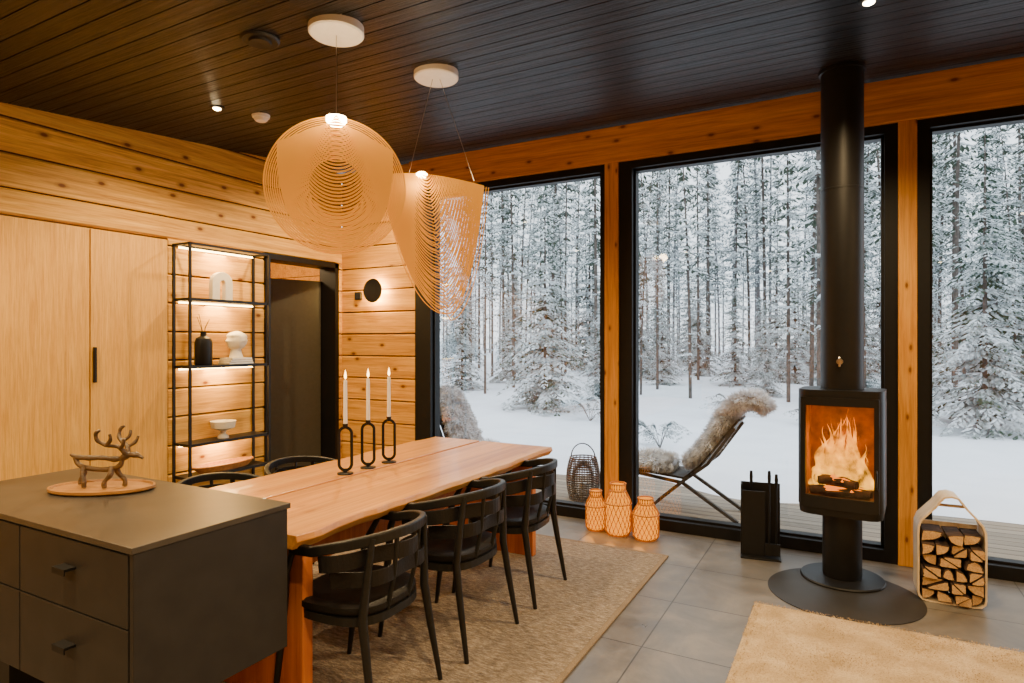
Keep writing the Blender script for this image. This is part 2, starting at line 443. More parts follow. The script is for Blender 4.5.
window(3, .391, .463, 2.22, 2.28)

# doorway with corridor + leaf
g = G()
for a, b_ in ((DY0, DY0+.05), (DY1-.05, DY1)): g.box(LX-.2, LX+.025, a, b_, 0, DZ)
g.box(LX-.2, LX+.025, DY0, DY1, DZ-.05, DZ)
door = g.obj('door_1', M['frame']); struct(door, 'black door frame with dark door leaf standing ajar', 'door')
hx, hy = LX-.17, DY1-.06
ang = math.radians(-22)
mt = Matrix.Translation((hx, hy, 0)) @ Matrix.Rotation(ang, 4, 'Z')
G().box(-.04, 0, -.80, 0, .01, 2.13, mt).obj('door_leaf', M['doorleaf'], parent=door, bevel=.003)
gh = G().tube([tuple(mt @ Vector(p)) for p in ((0, -.74, 1.02), (.05, -.74, 1.02), (.05, -.63, 1.02))], .009)
gh.obj('door_handle', M['black'], parent=door, smooth=True)
g = G(); g.box(LX-1.6, LX-1.5, 3.2, 5.3, 0, 2.6); g.box(LX-1.6, LX-.2, 3.2, 3.25, 0, 2.6); g.box(LX-1.6, LX-.2, 5.25, 5.3, 0, 2.6)
g.box(LX-1.6, LX-.2, 3.2, 5.3, 2.6, 2.65)
wc = struct(g.obj('wall_corridor', M['log']), 'pine corridor beyond the door', 'wall')
light('corridor_light', 'POINT', (LX-.9, 4.3, 2.45), 40, WARM, wc, .06)
g = G().box(LX-1.6, LX-.2, 3.2, 5.3, -.1, 0); struct(g.obj('floor_corridor', M['tile']), 'tiled corridor floor', 'floor')

# ------------------------------------------------------------ tall cabinets
def cabinet(y0, doors, label, hside):
    n = len(doors); y1 = doors[-1][1]
    c = thing('tall_cabinet', label, 'cabinet', (LX, (y0+y1)/2, 0)); cy = (y0+y1)/2
    G().box(-.55, -.022, y0-cy, y1-cy, 0, 2.30).obj('body', M['oak'], c)
    for a, b_, hs in doors:
        d = G().box(-.02, .002, a-cy+.004, b_-cy-.004, .06, 2.295).obj('door', M['oak'], c, bevel=.002)
        if hs:
            hy = a-cy+.025 if hs < 0 else b_-cy-.025
            G().box(.002, .03, hy-.007, hy+.007, 1.21, 1.46).obj('handle', M['black'], d, bevel=.002, label='slim black bar handle')
    return c
cabinet(1.875, [(1.875, 2.445, 0), (2.445, 3.016, -1)], 'tall built-in light oak cabinet with two plain doors', 0)
cabinet(1.305, [(1.305, 1.870, 1)], 'tall built-in light oak cabinet with a single plain door', 0)

# ------------------------------------------------------------ open shelf unit
sx0, sx1, sy0, sy1 = LX+.015, LX+.215, 3.055, 3.80
sh = thing('shelf_unit', 'open black metal shelving with lit shelves against the log wall', 'shelf', (0, 0, 0))
g = G()
for x in (sx0, sx1):
    for y in (sy0, sy1): g.box(x-.009, x+.009, y-.009, y+.009, 0, 2.27)
for x in (sx0, sx1): g.box(x-.009, x+.009, sy0, sy1, 2.252, 2.27)
for y in (sy0, sy1): g.box(sx0, sx1, y-.009, y+.009, 2.252, 2.27)
g.obj('frame', M['black'], sh)
SZ = [1.84, 1.31, .70, .44, .10]
for z in SZ:
    G().box(sx0, sx1, sy0, sy1, z-.022, z).obj('shelf_board', M['black'], sh)
for z in [2.25, 1.815, 1.285, .675]:
    G().box(sx0+.012, sx0+.030, sy0+.03, sy1-.03, z-.012, z).obj('light_strip', M['led'], sh)
    light('shelf_light', 'AREA', ((sx0+sx1)/2-.03, (sy0+sy1)/2, z-.02), 7.5, (1, .62, .19), sh, .25)
sxm = (sx0+sx1)/2
g = G()
pts = [(-.0, -.06, .0)]+[(0, -.06*math.cos(a), .14+.06*math.sin(a)) for a in [math.pi*i/12 for i in range(13)]]+[(0, .06, 0)]
g.band(pts, .07, .05, (1, 0, 0))
a = g.obj('arch_ornament', M['vase'], bevel=.004); a.location = (sxm, 3.40, 1.84+.0); top(a, 'cream stone arch ornament on the top shelf', 'ornament')
g = G().lathe([(.0, 0), (.062, 0), (.067, .01), (.067, .18), (.056, .215), (.024, .235), (.022, .265), (.028, .27), (.0, .27)], 24)
a = g.obj('vase', M['black'], smooth=True); a.location = (sxm, 3.24, 1.31); top(a, 'dark ribbed bottle vase on the lit shelf', 'vase')
g = G()
for i in range(4):
    an = i*1.7; g.tube([(0, 0, .2), (.02*math.cos(an), .02*math.sin(an), .30), (.06*math.cos(an), .06*math.sin(an), .35+.02*i)], .0025, 5)
a2 = g.obj('dried_stems', M['drift'], a)
for i in range(3):
    o = thing('book', 'pale hardback book lying in a small stack', 'book', (sxm, 3.545, 1.31+.018*i), .05*i, group='books under the bust')
    G().box(-.07, .07, -.12+.006*i, .12-.006*i, 0, .0175).obj('cover', M['paper'], o, bevel=.002)
    G().box(-.066, .072, -.116+.006*i, .116-.006*i, .003, .0145).obj('pages', M['white'], o)
g = G(); nu, nv = 28, 22
for j in range(nv+1):
    tt = j/nv; z = .225*tt
    for i in range(nu):
        a = 2*math.pi*i/nu; ca, sa = math.cos(a), math.sin(a)
        if z < .03: r = .052-.25*z; cxo = 0
        elif z < .075: r = .0445-.17*(z-.03)+0; cxo = .002
        else:
            q = (z-.075)/.15; r = .036+.036*math.sin(math.pi*min(1, q*.92+.04))**.75-.034*max(0, (q-.72)/.28)**2; cxo = -.006*q
        if j == nv: r = 0.0005
        if z > .075:
            q = (z-.075)/.15; face = max(0, ca)**3
            nose = math.exp(-((q-.42)/.10)**2)*max(0, ca)**14*.020
            chin = math.exp(-((q-.12)/.09)**2)*face*.012
            lips = math.exp(-((q-.26)/.035)**2)*max(0, ca)**8*.006
            eye = -math.exp(-((q-.52)/.05)**2)*math.exp(-((abs(sa)-.38)/.16)**2)*max(0, ca)*.009
            hair = (.008*noise.noise((ca*4, sa*4, z*60))+.008)*(1 if (ca < .35 or q > .72) else 0)
            r = r+nose+chin+lips+eye+hair
        g.v.append((cxo+r*ca*1.12, r*sa*.95, z))
for j in range(nv):
    for i in range(nu): g.face(j*nu+i, j*nu+(i+1) % nu, (j+1)*nu+(i+1) % nu, (j+1)*nu+i)
g.face(*range(nu))
a = g.obj('bust_ornament', M['vase'], smooth=True, angle=80); a.location = (sxm, 3.545, 1.364); a.rotation_euler = (0, 0, math.radians(-95)); top(a, 'small white sculpted head bust standing on books', 'sculpture')
g = G().lathe([(0, 0), (.045, 0), (.04, .02), (.02, .035), (.025, .06), (.09, .085), (.10, .14), (.094, .14), (.08, .095), (0, .075)], 28)
a = g.obj('bowl', M['vase'], smooth=True); a.location = (sxm, 3.42, .70); top(a, 'white footed bowl on the shelf', 'bowl')
g = G(); pts = [(.085*math.cos(a), .28*math.sin(a), .05) for a in [2*math.pi*i/28 for i in range(28)]]
g.tube(pts, .008, 8, True); g.lathe([(0, 0), (.8, 0), (.97, .045), (.92, .05), (.75, .012), (0, .01)], 28, sx=.085, sy=.285)
a = g.obj('shelf_tray', M['leather'], smooth=True); a.location = (sxm, 3.43, .44); top(a, 'flat tan leather tray on the low shelf', 'tray')

# ------------------------------------------------------------ wall lamp & switch
wl = thing('wall_lamp', 'round black disc wall lamp glowing onto the logs', 'lamp', (-4.20, W, 2.01))
rm = Matrix.Rotation(math.radians(90), 4, 'X')
def lathe_to(g, prof, mat, seg=28):
    h = G().lathe(prof, seg); b = len(g.v)
    g.v += [tuple(mat @ Vector(p)) for p in h.v]
    for f in h.f: g.face(*[b+i for i in f])
g = G(); lathe_to(g, [(0, 0), (.028, 0), (.028, .088), (.0, .088)], rm); g.obj('base', M['black'], wl, smooth=True)
g = G(); lathe_to(g, [(0, .088), (.115, .088), (.12, .094), (.115, .102), (0, .102)], rm, 40); g.obj('shade', M['black'], wl, smooth=True)
g = G(); lathe_to(g, [(.030, .066), (.085, .066), (.085, .086), (.030, .086)], rm, 32); g.obj('light_ring', M['led'], wl)
for dx, dz in ((-.07, .0), (.07, .0), (0, .07), (0, -.07)):
    light('glow', 'POINT', (dx, -.060, dz), 6, (1, .62, .18), wl, .012)
sw = G().box(-4.50, -4.42, W-.03, W, 1.93, 2.01).obj('wall_switch', M['black'], bevel=.006); top(sw, 'small black wall controller on the logs', 'switch')

# ------------------------------------------------------------ kitchen island
IX0, IX1, IY0, IY1 = -3.22, -1.83, 1.07, 1.65
isl = thing('kitchen_island', 'dark charcoal kitchen island with drawers', 'kitchen island', (0, 0, 0))
G().box(IX0+.005, IX1-.025, IY0+.022, IY1-.012, .37, .88).obj('body', M['island'], isl)
G().box(IX1-.024, IX1-.004, IY0+.002, IY1-.012, .37, .88).obj('side_panel', M['island'], isl, bevel=.002)
G().box(IX0+.3, -2.75, IY0+.08, IY1-.05, 0, .37).obj('plinth', M['frame'], isl)
for (a, b_) in ((-2.484, IX1-.028), (IX0+.01, -2.490)):
    for (z0, z1) in ((.655, .872), (.38, .65)):
        d = G().box(a, b_, IY0, IY0+.02, z0, z1).obj('drawer', M['island'], isl, bevel=.002)
        xm = (a+b_)/2
        gg = G().box(xm-.035, xm+.035, IY0-.035, IY0, z0+(z1-z0)*.60, z0+(z1-z0)*.60+.008); gg.box(xm-.035, xm+.035, IY0-.035, IY0-.031, z0+(z1-z0)*.60-.012, z0+(z1-z0)*.60)
        gg.obj('handle', M['frame'], d, label='small black tab handle')
wt = G().box(IX0, IX1, IY0-.005, IY1, .88, .90).obj('worktop', M['islandtop'], bevel=.002); top(wt, 'thin dark grey stone worktop on the island', 'worktop')

# tray + reindeer
tr_ = G().lathe([(0, 0), (.92, 0), (1.0, .008), (1.0, .018), (.96, .018), (.93, .010), (0, .010)], 48, sx=.205, sy=.125).obj('serving_tray', M['tray'], smooth=True)
tr_.location = (-2.66, 1.43, .90); tr_.rotation_euler = (0, 0, math.radians(28)); top(tr_, 'oval wooden tray under the reindeer figure', 'tray')
dr = thing('reindeer_figure', 'slender dark driftwood reindeer figure with branching antlers on a tray', 'sculpture', (-2.66, 1.43, .910), math.radians(22))
g = G()
def wob(pts, rad, k=5, seed=1):
    out = []; rs = []; P4 = [Vector(p) for p in pts]
    for i in range(len(pts)-1):
        p0 = P4[max(i-1, 0)]; p1 = P4[i]; p2 = P4[i+1]; p3 = P4[min(i+2, len(P4)-1)]
        for j in range(k):
            f = j/k; p = .5*((2*p1)+(-p0+p2)*f+(2*p0-5*p1+4*p2-p3)*f*f+(-p0+3*p1-3*p2+p3)*f**3)
            out.append(p); r = rad[i]*(1-f)+rad[i+1]*f; rs.append(r*(1+.30*noise.noise(p*45+Vector((seed, 0, 0)))))
    out.append(Vector(pts[-1])); rs.append(rad[-1]); return out, rs
def wt_(pts, rad, seed=1, seg=9):
    a, b = wob(pts, [r*1.0 for r in rad], 6, seed); g.tube(a, b, seg)
wt_([(-.14, 0, .130), (-.11, 0, .120), (-.05, .0, .118), (0, .0, .120), (.05, 0, .116), (.085, 0, .120), (.115, 0, .134), (.15, 0, .134), (.178, 0, .122)], [.005, .010, .011, .010, .011, .012, .014, .011, .006], 2)
wt_([(-.12, 0, .122), (-.10, -.0, .088), (-.04, -.0, .074), (.03, -.0, .074), (.075, 0, .088), (.09, 0, .120)], [.008, .010, .011, .011, .010, .009], 3)
for (x, y, xe) in ((-.095, .022, -.115), (-.075, -.022, -.06), (.055, .022, .08), (.045, -.022, .03)):
    wt_([(x, y*.2, .085), (x+.004, y*.8, .055), (xe, y*1.1, .028), (xe, y*1.1, .004)], [.011, .010, .008, .009], 5)
g.obj('body', M['drift'], dr, smooth=True, angle=80)
g = G()
for s in (-1, 1):
    wt_([(.11, s*.008, .138), (.090, s*.022, .168), (.055, s*.042, .178), (.028, s*.058, .198), (.028, s*.066, .228), (.045, s*.066, .240)], [.009, .009, .008, .008, .007, .005], 7+s)
    wt_([(.055, s*.042, .180), (.078, s*.052, .200), (.080, s*.058, .225)], [.008, .007, .005], 11+s)
    wt_([(.095, s*.02, .162), (.118, s*.034, .180), (.128, s*.04, .205)], [.008, .007, .005], 9+s)
g.obj('antlers', M['drift'], dr, smooth=True, angle=80)

# ------------------------------------------------------------ dining table
TX0, TX1, TY0, TY1 = -2.88, -1.87, 1.72, 4.04
tb = thing('dining_table', 'long live-edge two-slab dining table in warm reddish pine', 'table', (-2.375, 2.88, 0))
def slab(x0, x1, liveL, liveR):
    g = G(); n = 60; rows = []
    for i in range(n+1):
        y = TY0-2.88+(TY1-TY0)*i/n
        def lv(s): return .030*noise.noise((y*2.1, s, 0))+.018*noise.noise((y*8, s+3, 0))
        wl_ = lv(1.3) if liveL else 0
        wr = lv(7.3) if liveR else 0
        a, b_ = x0+2.375+wl_, x1+2.375+wr
        rows.append([(a, y, .75), (b_, y, .75), (b_+(.008 if liveR else 0), y, .725), (b_-(.022 if liveR else 0), y, .69), (a+(.022 if liveL else 0), y, .69), (a-(.008 if liveL else 0), y, .725)])
    for r in rows: g.v += r
    m = 6
    for i in range(n):
        for j in range(m): g.face(i*m+j, i*m+(j+1) % m, (i+1)*m+(j+1) % m, (i+1)*m+j)
    g.face(*range(m)); g.face(*[n*m+j for j in range(m)][::-1])
    return g
slab(TX0, -2.468, True, False).obj('tabletop', M['table'], tb, bevel=.004)
slab(-2.442, TX1, False, True).obj('tabletop', M['table'], tb, bevel=.004)
for y in (1.80, 3.86):
    G().box(-2.78+2.375, -1.93+2.375, y-2.88, y+.055-2.88, 0.012, .69).obj('leg', M['tleg'], tb, bevel=.004, label='wide solid plank leg in reddish pine')
G().box(-2.36+2.375, -2.30+2.375, 1.856-2.88, 3.858-2.88, .42, .56).obj('stretcher', M['tleg'], tb, bevel=.004)

# candle holders
base = thing('candle_holder', 'black metal loop candle holder on the table', 'candle holder', (-2.515, 2.66, .75), .5, group='candle holders on the table')
lp = []
for i in range(36):
    a = 2*math.pi*i/36; x = .036*math.cos(a); zz = .142+(.085 if math.sin(a) > 0 else -.085)*1 + .036*math.sin(a)
    lp.append((x, 0, zz))
G().band(lp, .016, .006, (0, 1, 0), True).obj('loop', M['black'], base, label='tall oval metal loop')
G().lathe([(0, 0), (.045, 0), (.045, .006), (.01, .010), (.008, .03), (0, .03)], 28).obj('base', M['black'], base, smooth=True)
G().lathe([(0, .255), (.012, .258), (.016, .285), (.013, .285), (.011, .27), (0, .27)], 20).obj('cup', M['black'], base, smooth=True)
can = thing('candle', 'tall white taper candle burning', 'candle', (-2.515, 2.66, .75+.271), 0, group='taper candles')
G().lathe([(0, 0), (.0115, 0), (.010, .255), (.006, .261), (0, .26)], 16).obj('wax', M['wax'], can, smooth=True)
G().tube([(0, 0, .26), (0, 0, .270)], .0012, 5).obj('wick', M['black'], can)
G().lathe([(0, .264), (.0065, .274), (.0075, .284), (.004, .302), (0, .320)], 12).obj('flame', M['flamec'], can, smooth=True)
for (x, y, s) in ((-2.515, 2.85, 1.0), (-2.515, 3.04, 1.0)):
    dup(base, (x, y, .75), .5, 1.0); dup(can, (x, y, .75+.271), 0, 1.0)

# ------------------------------------------------------------ chairs
def chair():
    c = thing('dining_chair', 'black wooden armchair with curved wraparound strap back at the table', 'chair', group='black dining chairs')
    g = G(); n = 40
    rings = [(.0, .455), (.6, .458), (.92, .470), (1.0, .462), (1.0, .440), (.95, .425), (0, .425)]
    for r, z in rings:
        for i in range(n):
            a = 2*math.pi*i/n; ca, sa = math.cos(a), math.sin(a)
            k = (abs(ca)**3+abs(sa)**3)**(-1/3)
            g.v.append((.225*r*k*ca-.005, (.235-.015*ca)*r*k*sa, z))
    for j in range(len(rings)-1):
        for i in range(n): g.face(j*n+i, j*n+(i+1) % n, (j+1)*n+(i+1) % n, (j+1)*n+i)
    g.obj('seat', M['seat'], c, smooth=True, label='round padded black leather seat')
    g = G(); fr = []
    for i in range(40):
        a = 2*math.pi*i/40; ca, sa = math.cos(a), math.sin(a); k = (abs(ca)**3+abs(sa)**3)**(-1/3)
        fr.append((.215*k*ca-.005, .222*k*sa, .408))
    g.band(fr, .022, .034, (0, 0, 1), True); g.obj('seat_frame', M['chair'], c)
    def rail(a0, rx, ry, z0, z1, h, tck, ext=0, weave=0):
        pts = []; N = 36
        if ext: pts.append((-ext, -ry*1.0, z1-.004))
        for i in range(N+1):
            a = math.radians(-a0+2*a0*i/N)
            f = abs(i/N*2-1); wv = weave*math.cos(a*5.2)
            pts.append(((rx+wv)*math.cos(a), (ry+wv)*math.sin(a), z0+(z1-z0)*f**2))
        if ext: pts.append((-ext, ry*1.0, z1-.004))
        return G().band(pts, tck, h, (0, 0, 1))
    rail(90, .275, .28, .754, .695, .042, .028, .12).obj('backrest', M['chair'], c, bevel=.006, label='steam-bent top rail running into the arms')
    rail(84, .262, .276, .676, .648, .068, .007, 0, .018).obj('back_strap', M['seat'], c, bevel=.002, label='wide woven leather strap between posts')
    rail(76, .258, .270, .592, .575, .064, .007, 0, -.018).obj('back_strap', M['seat'], c, bevel=.002, label='wide woven leather strap between posts')
    for s in (-1, 1):
        G().tube([(.27, s*.235, 0), (.225, s*.222, .25), (.195, s*.215, .43), (.205, s*.198, .60), (.218, s*.182, .75)], [.011, .017, .020, .017, .013], 10).obj('leg', M['chair'], c, smooth=True)
        G().tube([(-.26, s*.235, 0), (-.225, s*.232, .25), (-.205, s*.235, .42), (-.165, s*.262, .58), (-.11, s*.278, .685)], [.011, .017, .020, .017, .013], 10).obj('leg', M['chair'], c, smooth=True)
        G().tube([(.205, s*.07, .42), (.245, s*.075, .58), (.262, s*.078, .745)], [.010, .010, .010], 8).obj('back_post', M['chair'], c, smooth=True)
    return c
ch0 = chair(); ch0.location = (-1.84, 2.03, .012); ch0.rotation_euler = (0, 0, .04); ch0.scale = (.97,)*3
for y, r in ((2.68, -.03), (3.335, .05)): dup(ch0, (-1.82, y, .012), r, 1.)
for y, r in ((2.22, 0.04), (2.80, -.04)): dup(ch0, (-2.91, y, .012), math.pi+r, .965, label='black wooden armchair with curved back, far side of table')

# ------------------------------------------------------------ rugs
ar = thing('area_rug', 'flat woven taupe and beige rug under the table', 'rug', (-2.43, 2.47, .0005))
G().box(-1.32+.03, 1.32-.03, -1.87+.03, 1.87-.03, 0, .0115).obj('rug_field', M['rug'], ar)
g = G(); g.box(-1.32, 1.32, 1.84, 1.87, 0, .012); g.box(-1.32, 1.32, -1.87, -1.84, 0, .012); g.box(-1.32, -1.29, -1.84, 1.84, 0, .012); g.box(1.29, 1.32, -1.84, 1.84, 0, .012)
g.obj('rug_border', M['rugband'], ar, bevel=.003, label='plain border band of the rug')
g = G(); nx, ny = 60, 60; X0, X1, Y0, Y1 = -.48, 2.2, 1.2, 3.816
for j in range(ny+1):
    for i in range(nx+1):
        x = X0+(X1-X0)*i/nx; y = Y0+(Y1-Y0)*j/ny
        e = min(i, j, nx-i, ny-j)
        z = .002 if e == 0 else .012+.003*noise.noise((x*5, y*5, 0))
        g.v.append((x, y, z))
for j in range(ny):
    for i in range(nx): k = j*(nx+1)+i; g.face(k, k+1, k+nx+2, k+nx+1)
rr = random.Random(8)
for _ in range(50000):
    x = rr.uniform(X0-.001, X1-.004); y = rr.uniform(2.3, Y1+.001); a = rr.uniform(0, 6.28); s = .0024
    h = rr.uniform(.002, .005); dx, dy_ = rr.uniform(-.008, .008), rr.uniform(-.008, .008)
    g.tri((x-s*math.cos(a), y-s*math.sin(a), .010), (x+s*math.cos(a), y+s*math.sin(a), .010), (x+dx, y+dy_, .012+h))
r2 = g.obj('pile_rug', M['shag'], recalc=False); top(r2, 'soft low-pile golden beige mottled rug on the tiles', 'rug')

# ------------------------------------------------------------ pendants
def canopy(p, zc):
    G().lathe([(0, -.045), (.125, -.045), (.132, -.038), (.132, -.0), (0, 0)], 40, (0, 0, zc)).obj('canopy', M['white'], p, smooth=True, label='white round ceiling canopy')
px, py = -2.20, 2.265
p1 = thing('pendant_lamp', 'round folded pendant lamp of concentric thin plywood strips, lit', 'lamp', (px, py, 0), math.atan2(-py, -px)+math.pi/2)
canopy(p1, cz(py)-.0)
CZ = 2.262; R0 = .332
G().tube([(0, 0, cz(py)-.04), (0, 0, CZ+R0-.02)], .0022, 6).obj('cord', M['steel'], p1)
g = G()
for i in range(22):                # outer disc: fine concentric rings, slightly dished
    f = i/22; r = R0-f*.21; pts = []
    for k in range(80):
        a = 2*math.pi*k/80; ca, sa = math.cos(a), math.sin(a)
        pts.append((r*ca, .01+.06*math.sin(f*math.pi/2)*(1-sa)*.5, CZ+r*sa))
    g.band(pts, .0056 if i else .008, .0024, (0, 1, 0), True)
for i in range(40):                # front fold: dense nested ribs draped from the crown
    f = i/40; hw = .262*(1-f)**.9+.004; D = .515*(1-f)+.006; zt = CZ+.185+.12*f; pts = []
    for k in range(49):
        a = math.pi*k/48; ca, sa = math.cos(a), math.sin(a)
        pts.append((hw*ca*(1+.06*sa), -.014-.17*sa*math.sin(math.pi*(.12+.6*f)), zt-D*sa**.9*.98))
    g.band(pts, .0085, .0026, (0, 1, 0))
g.obj('shade', M['strip'], p1)
G().lathe([(0, -.030), (.03, -.028), (.048, -.008), (.048, .012), (.02, .022), (0, .024)], 24, (0, -.06, CZ+R0-.035)).obj('bulb', M['bulb'], p1, smooth=True)
light('bulb_light', 'POINT', (0, -.16, CZ+R0-.03), 6, WARM, p1, .05)
# pendant 2
px, py = -2.17, 3.05
p2 = thing('pendant_lamp', 'folded teardrop pendant lamp of hanging thin plywood strips, lit', 'lamp', (px+.005, py, 0), math.radians(31))
canopy(p2, cz(py))
TZ = 2.46
XL, XR = -.31, .30
g = G()
g.tube([(-.02, 0, cz(py)-.04), (XL*.55, 0, TZ)], .0015, 5); g.tube([(.02, 0, cz(py)-.04), (XR*.75, 0, TZ+.0)], .0015, 5)
g.obj('cord', M['steel'], p2)
def topz(x): return TZ+.03-.35*(x+.10)**2
g = G()
for side in (-1, 1):
    N = 42 if side < 0 else 22
    for i in range(N):
        f = i/(N-1); D = .80*(1-f)**1.0+.008; pts = []
        off = -.06*f
        wl_ = (-XL)*(1-f)**.8+.012; wr_ = XR*(1-f)**.8+.012; cx_ = .06*(1-f)+off
        if side < 0: wr_ = wr_*.80+.03*(1-f)
        for k in range(45):
            t_ = -1+2*k/44; at_ = abs(t_)
            wx = (wr_ if t_ > 0 else -wl_)
            bul = math.sin(math.pi*at_)*.10
            x = cx_*(1-at_)+off*at_+wx*(at_**.85+bul*.6)
            xe = off+(wr_ if t_ > 0 else -wl_)
            z = topz(xe)-D*(1-at_**(1.5 if side < 0 else 1.8))
            y = side*(.008+.13*(1-t_*t_)*math.sin(math.pi*(f*.75+.12)))+.04*math.sin(x*6)
            pts.append((x, y, z))
        g.band(pts, .0072 if side < 0 else .0056, .0026, (0, 1, 0))
g.obj('shade', M['strip'], p2)
G().lathe([(0, -.02), (.022, -.018), (.034, 0), (.022, .012), (0, .014)], 20, (-.08, -.05, TZ+.02)).obj('bulb', M['bulb'], p2, smooth=True)
light('bulb_light', 'POINT', (-.08, -.16, TZ-.02), 6, WARM, p2, .05)

# ------------------------------------------------------------ ceiling devices
def downlight(x, y, power=195, first=[None]):
    z = cz(y)
    if first[0] is None:
        o = thing('downlight', 'small round ceiling downlight, lit, most of the grid added as room light', 'light', (x, y, z), group='ceiling downlights')
        G().lathe([(.030, -.010), (.045, -.008), (.047, 0), (.047, .004), (.030, .004)], 28).obj('trim_ring', M['black'], o, smooth=True)
        G().lathe([(0, -.020), (.016, -.019), (.024, -.014), (.028, -.008), (.028, .002), (0, .002)], 24).obj('lens', M['bulb'], o, smooth=True)
        light('beam_light', 'SPOT', (0, 0, -.04), power, WARM, o, .04, spot=math.radians(150))
        first[0] = o
    else:
        o = dup(first[0], (x, y, z))
for (x, y) in ((-3.75, 2.75), (.08, 3.46), (-3.75, 1.0), (-2.2, .4), (-.3, .9), (1.7, 3.46), (1.7, 1.2), (-3.4, -1.2), (-1.2, -1.4), (1.2, -1.4), (-3.75, 4.2)):  # first two are real fixtures, the rest added to light the room
    downlight(x, y)
sd = thing('smoke_detector', 'small white round smoke detector on the ceiling', 'smoke detector', (-3.67, 3.04, cz(3.04)))
G().lathe([(0, -.045), (.035, -.045), (.045, -.035), (.048, -.022), (.058, -.020), (.062, 0), (0, 0)], 32).obj('housing', M['white'], sd, smooth=True)
sp_ = thing('ceiling_speaker', 'black round ceiling speaker in the dark boards', 'speaker', (-2.61, 2.157, cz(2.157)))
G().lathe([(0, -.025), (.05, -.028), (.055, -.018), (.085, -.018), (.095, -.008), (.095, 0), (0, 0)], 36).obj('housing', M['frame'], sp_, smooth=True)

# ------------------------------------------------------------ stove
hp = G().lathe([(0, .0005), (.415, .0005), (.415, .005), (.41, .0065), (0, .0065)], 72).obj('hearth_plate', M['glassdark'], smooth=True)
hp.location = (-.035, 4.20, 0); top(hp, 'round dark grey floor plate under the stove', 'hearth plate')
SR = math.radians(-5)
st = thing('wood_stove', 'black wood-burning stove on pedestal with fire behind glass', 'stove', (-.044, 4.458, .0065), SR)
G().lathe([(0, 0), (.238, 0), (.240, .008), (.235, .015), (.108, .018), (.112, .03), (.112, .43), (0, .43)], 56).obj('pedestal', M['black'], st, smooth=True)
def rrect(hw, hd, r, n=8, yo=0):
    pts = []
    for (cx, cy, a0) in ((hw-r, hd-r, 0), (-hw+r, hd-r, 90), (-hw+r, -hd+r, 180), (hw-r, -hd+r, 270)):
        for i in range(n+1):
            a = math.radians(a0+90*i/n); pts.append((cx+r*math.cos(a), cy+r*math.sin(a)+yo))
    return pts
bx = G()
def ring_ext(g, pts, z0, z1, taper=1., cap=True):
    n = len(pts); b = len(g.v)
    g.v += [(x*taper, y*taper, z0) for x, y in pts]+[(x, y, z1) for x, y in pts]
    for i in range(n): g.face(b+i, b+(i+1) % n, b+n+(i+1) % n, b+n+i)
    if cap: g.face(*[b+i for i in range(n)][::-1]); g.face(*[b+n+i for i in range(n)])
FP = rrect(.236, .19, .09, 10)
ring_ext(bx, FP, .425, .485, .97); ring_ext(bx, FP, 1.125, 1.195)
n = len(FP)
cand_l = [i for i in range(22, 33) if FP[i][0] < -.195]; cand_r = [i for i in range(33, 44) if FP[i][0] > .195]
front_l = max(cand_l); front_r = min(cand_r)
order = []; k = front_r
while True:
    order.append(k)
    if k == front_l: break
    k = (k+1) % n
pts3 = [(FP[k][0]*.98, FP[k][1]*.98, .805) for k in order]
bx.band(pts3, .012, .66, (0, 0, 1))
bx.obj('body', M['black'], st, smooth=True, angle=30)
g = G(); g.box(-.19, .19, .10, .115, .485, 1.125); g.box(-.20, -.19, -.12, .115, .485, 1.125); g.box(.19, .20, -.12, .115, .485, 1.125)
g.box(-.19, .19, -.12, .1, .485, .52); g.obj('firebox', M['firebox'], st)
def dy(x): return -.205+.020*(x/.212)**2
g = G()
def fpanel(x0, x1, z0, z1, N=8):
    for i in range(N):
        a = x0+(x1-x0)*i/N; b_ = x0+(x1-x0)*(i+1)/N; ya, yb = dy(a), dy(b_); t_ = .022; b = len(g.v)
        g.v += [(a, ya, z0), (b_, yb, z0), (b_, yb+t_, z0), (a, ya+t_, z0), (a, ya, z1), (b_, yb, z1), (b_, yb+t_, z1), (a, ya+t_, z1)]
        for q in [(0, 3, 2, 1), (4, 5, 6, 7), (0, 1, 5, 4), (1, 2, 6, 5), (2, 3, 7, 6), (3, 0, 4, 7)]: g.face(*[b+j for j in q])
fpanel(-.212, -.186, .47, 1.15, 2); fpanel(.186, .212, .47, 1.15, 2); fpanel(-.186, .186, 1.10, 1.15); fpanel(-.186, .186, .47, .545)
d_ = g.obj('door', M['black'], st)
gq = G(); N = 10
for i in range(N):
    a = -.188+.376*i/N; b_ = -.188+.376*(i+1)/N
    gq.quad((a, dy(a)+.008, .543), (b_, dy(b_)+.008, .543), (b_, dy(b_)+.008, 1.102), (a, dy(a)+.008, 1.102))
gq.obj('glass', M['sglass'], d_, recalc=False)
G().tube([(.200, -.185, .62), (.200, -.215, .63), (.200, -.215, .72), (.200, -.185, .73)], .005, 8).obj('handle', M['black'], d_, smooth=True)
g = G(); zc = cz(4.458)-.0065
g.lathe([(.115, 1.19), (.122, 1.192), (.122, 1.20), (.122, 2.44), (.124, 2.442), (.124, 2.452), (.122, 2.454), (.122, zc-.04), (.134, zc-.038), (.134, zc-.016), (0, zc-.016)], 48)
g.obj('flue_pipe', M['black'], st, smooth=True)
g = G(); lathe_to(g, [(0, .118), (.018, .118), (.018, .138), (.0, .14)], Matrix.Translation((0, 0, 1.37)) @ rm, 20)
g.tube([(0, -.138, 1.34), (0, -.143, 1.385), (0, -.158, 1.395)], .006, 8); g.obj('damper_knob', M['steel'], st, smooth=True)
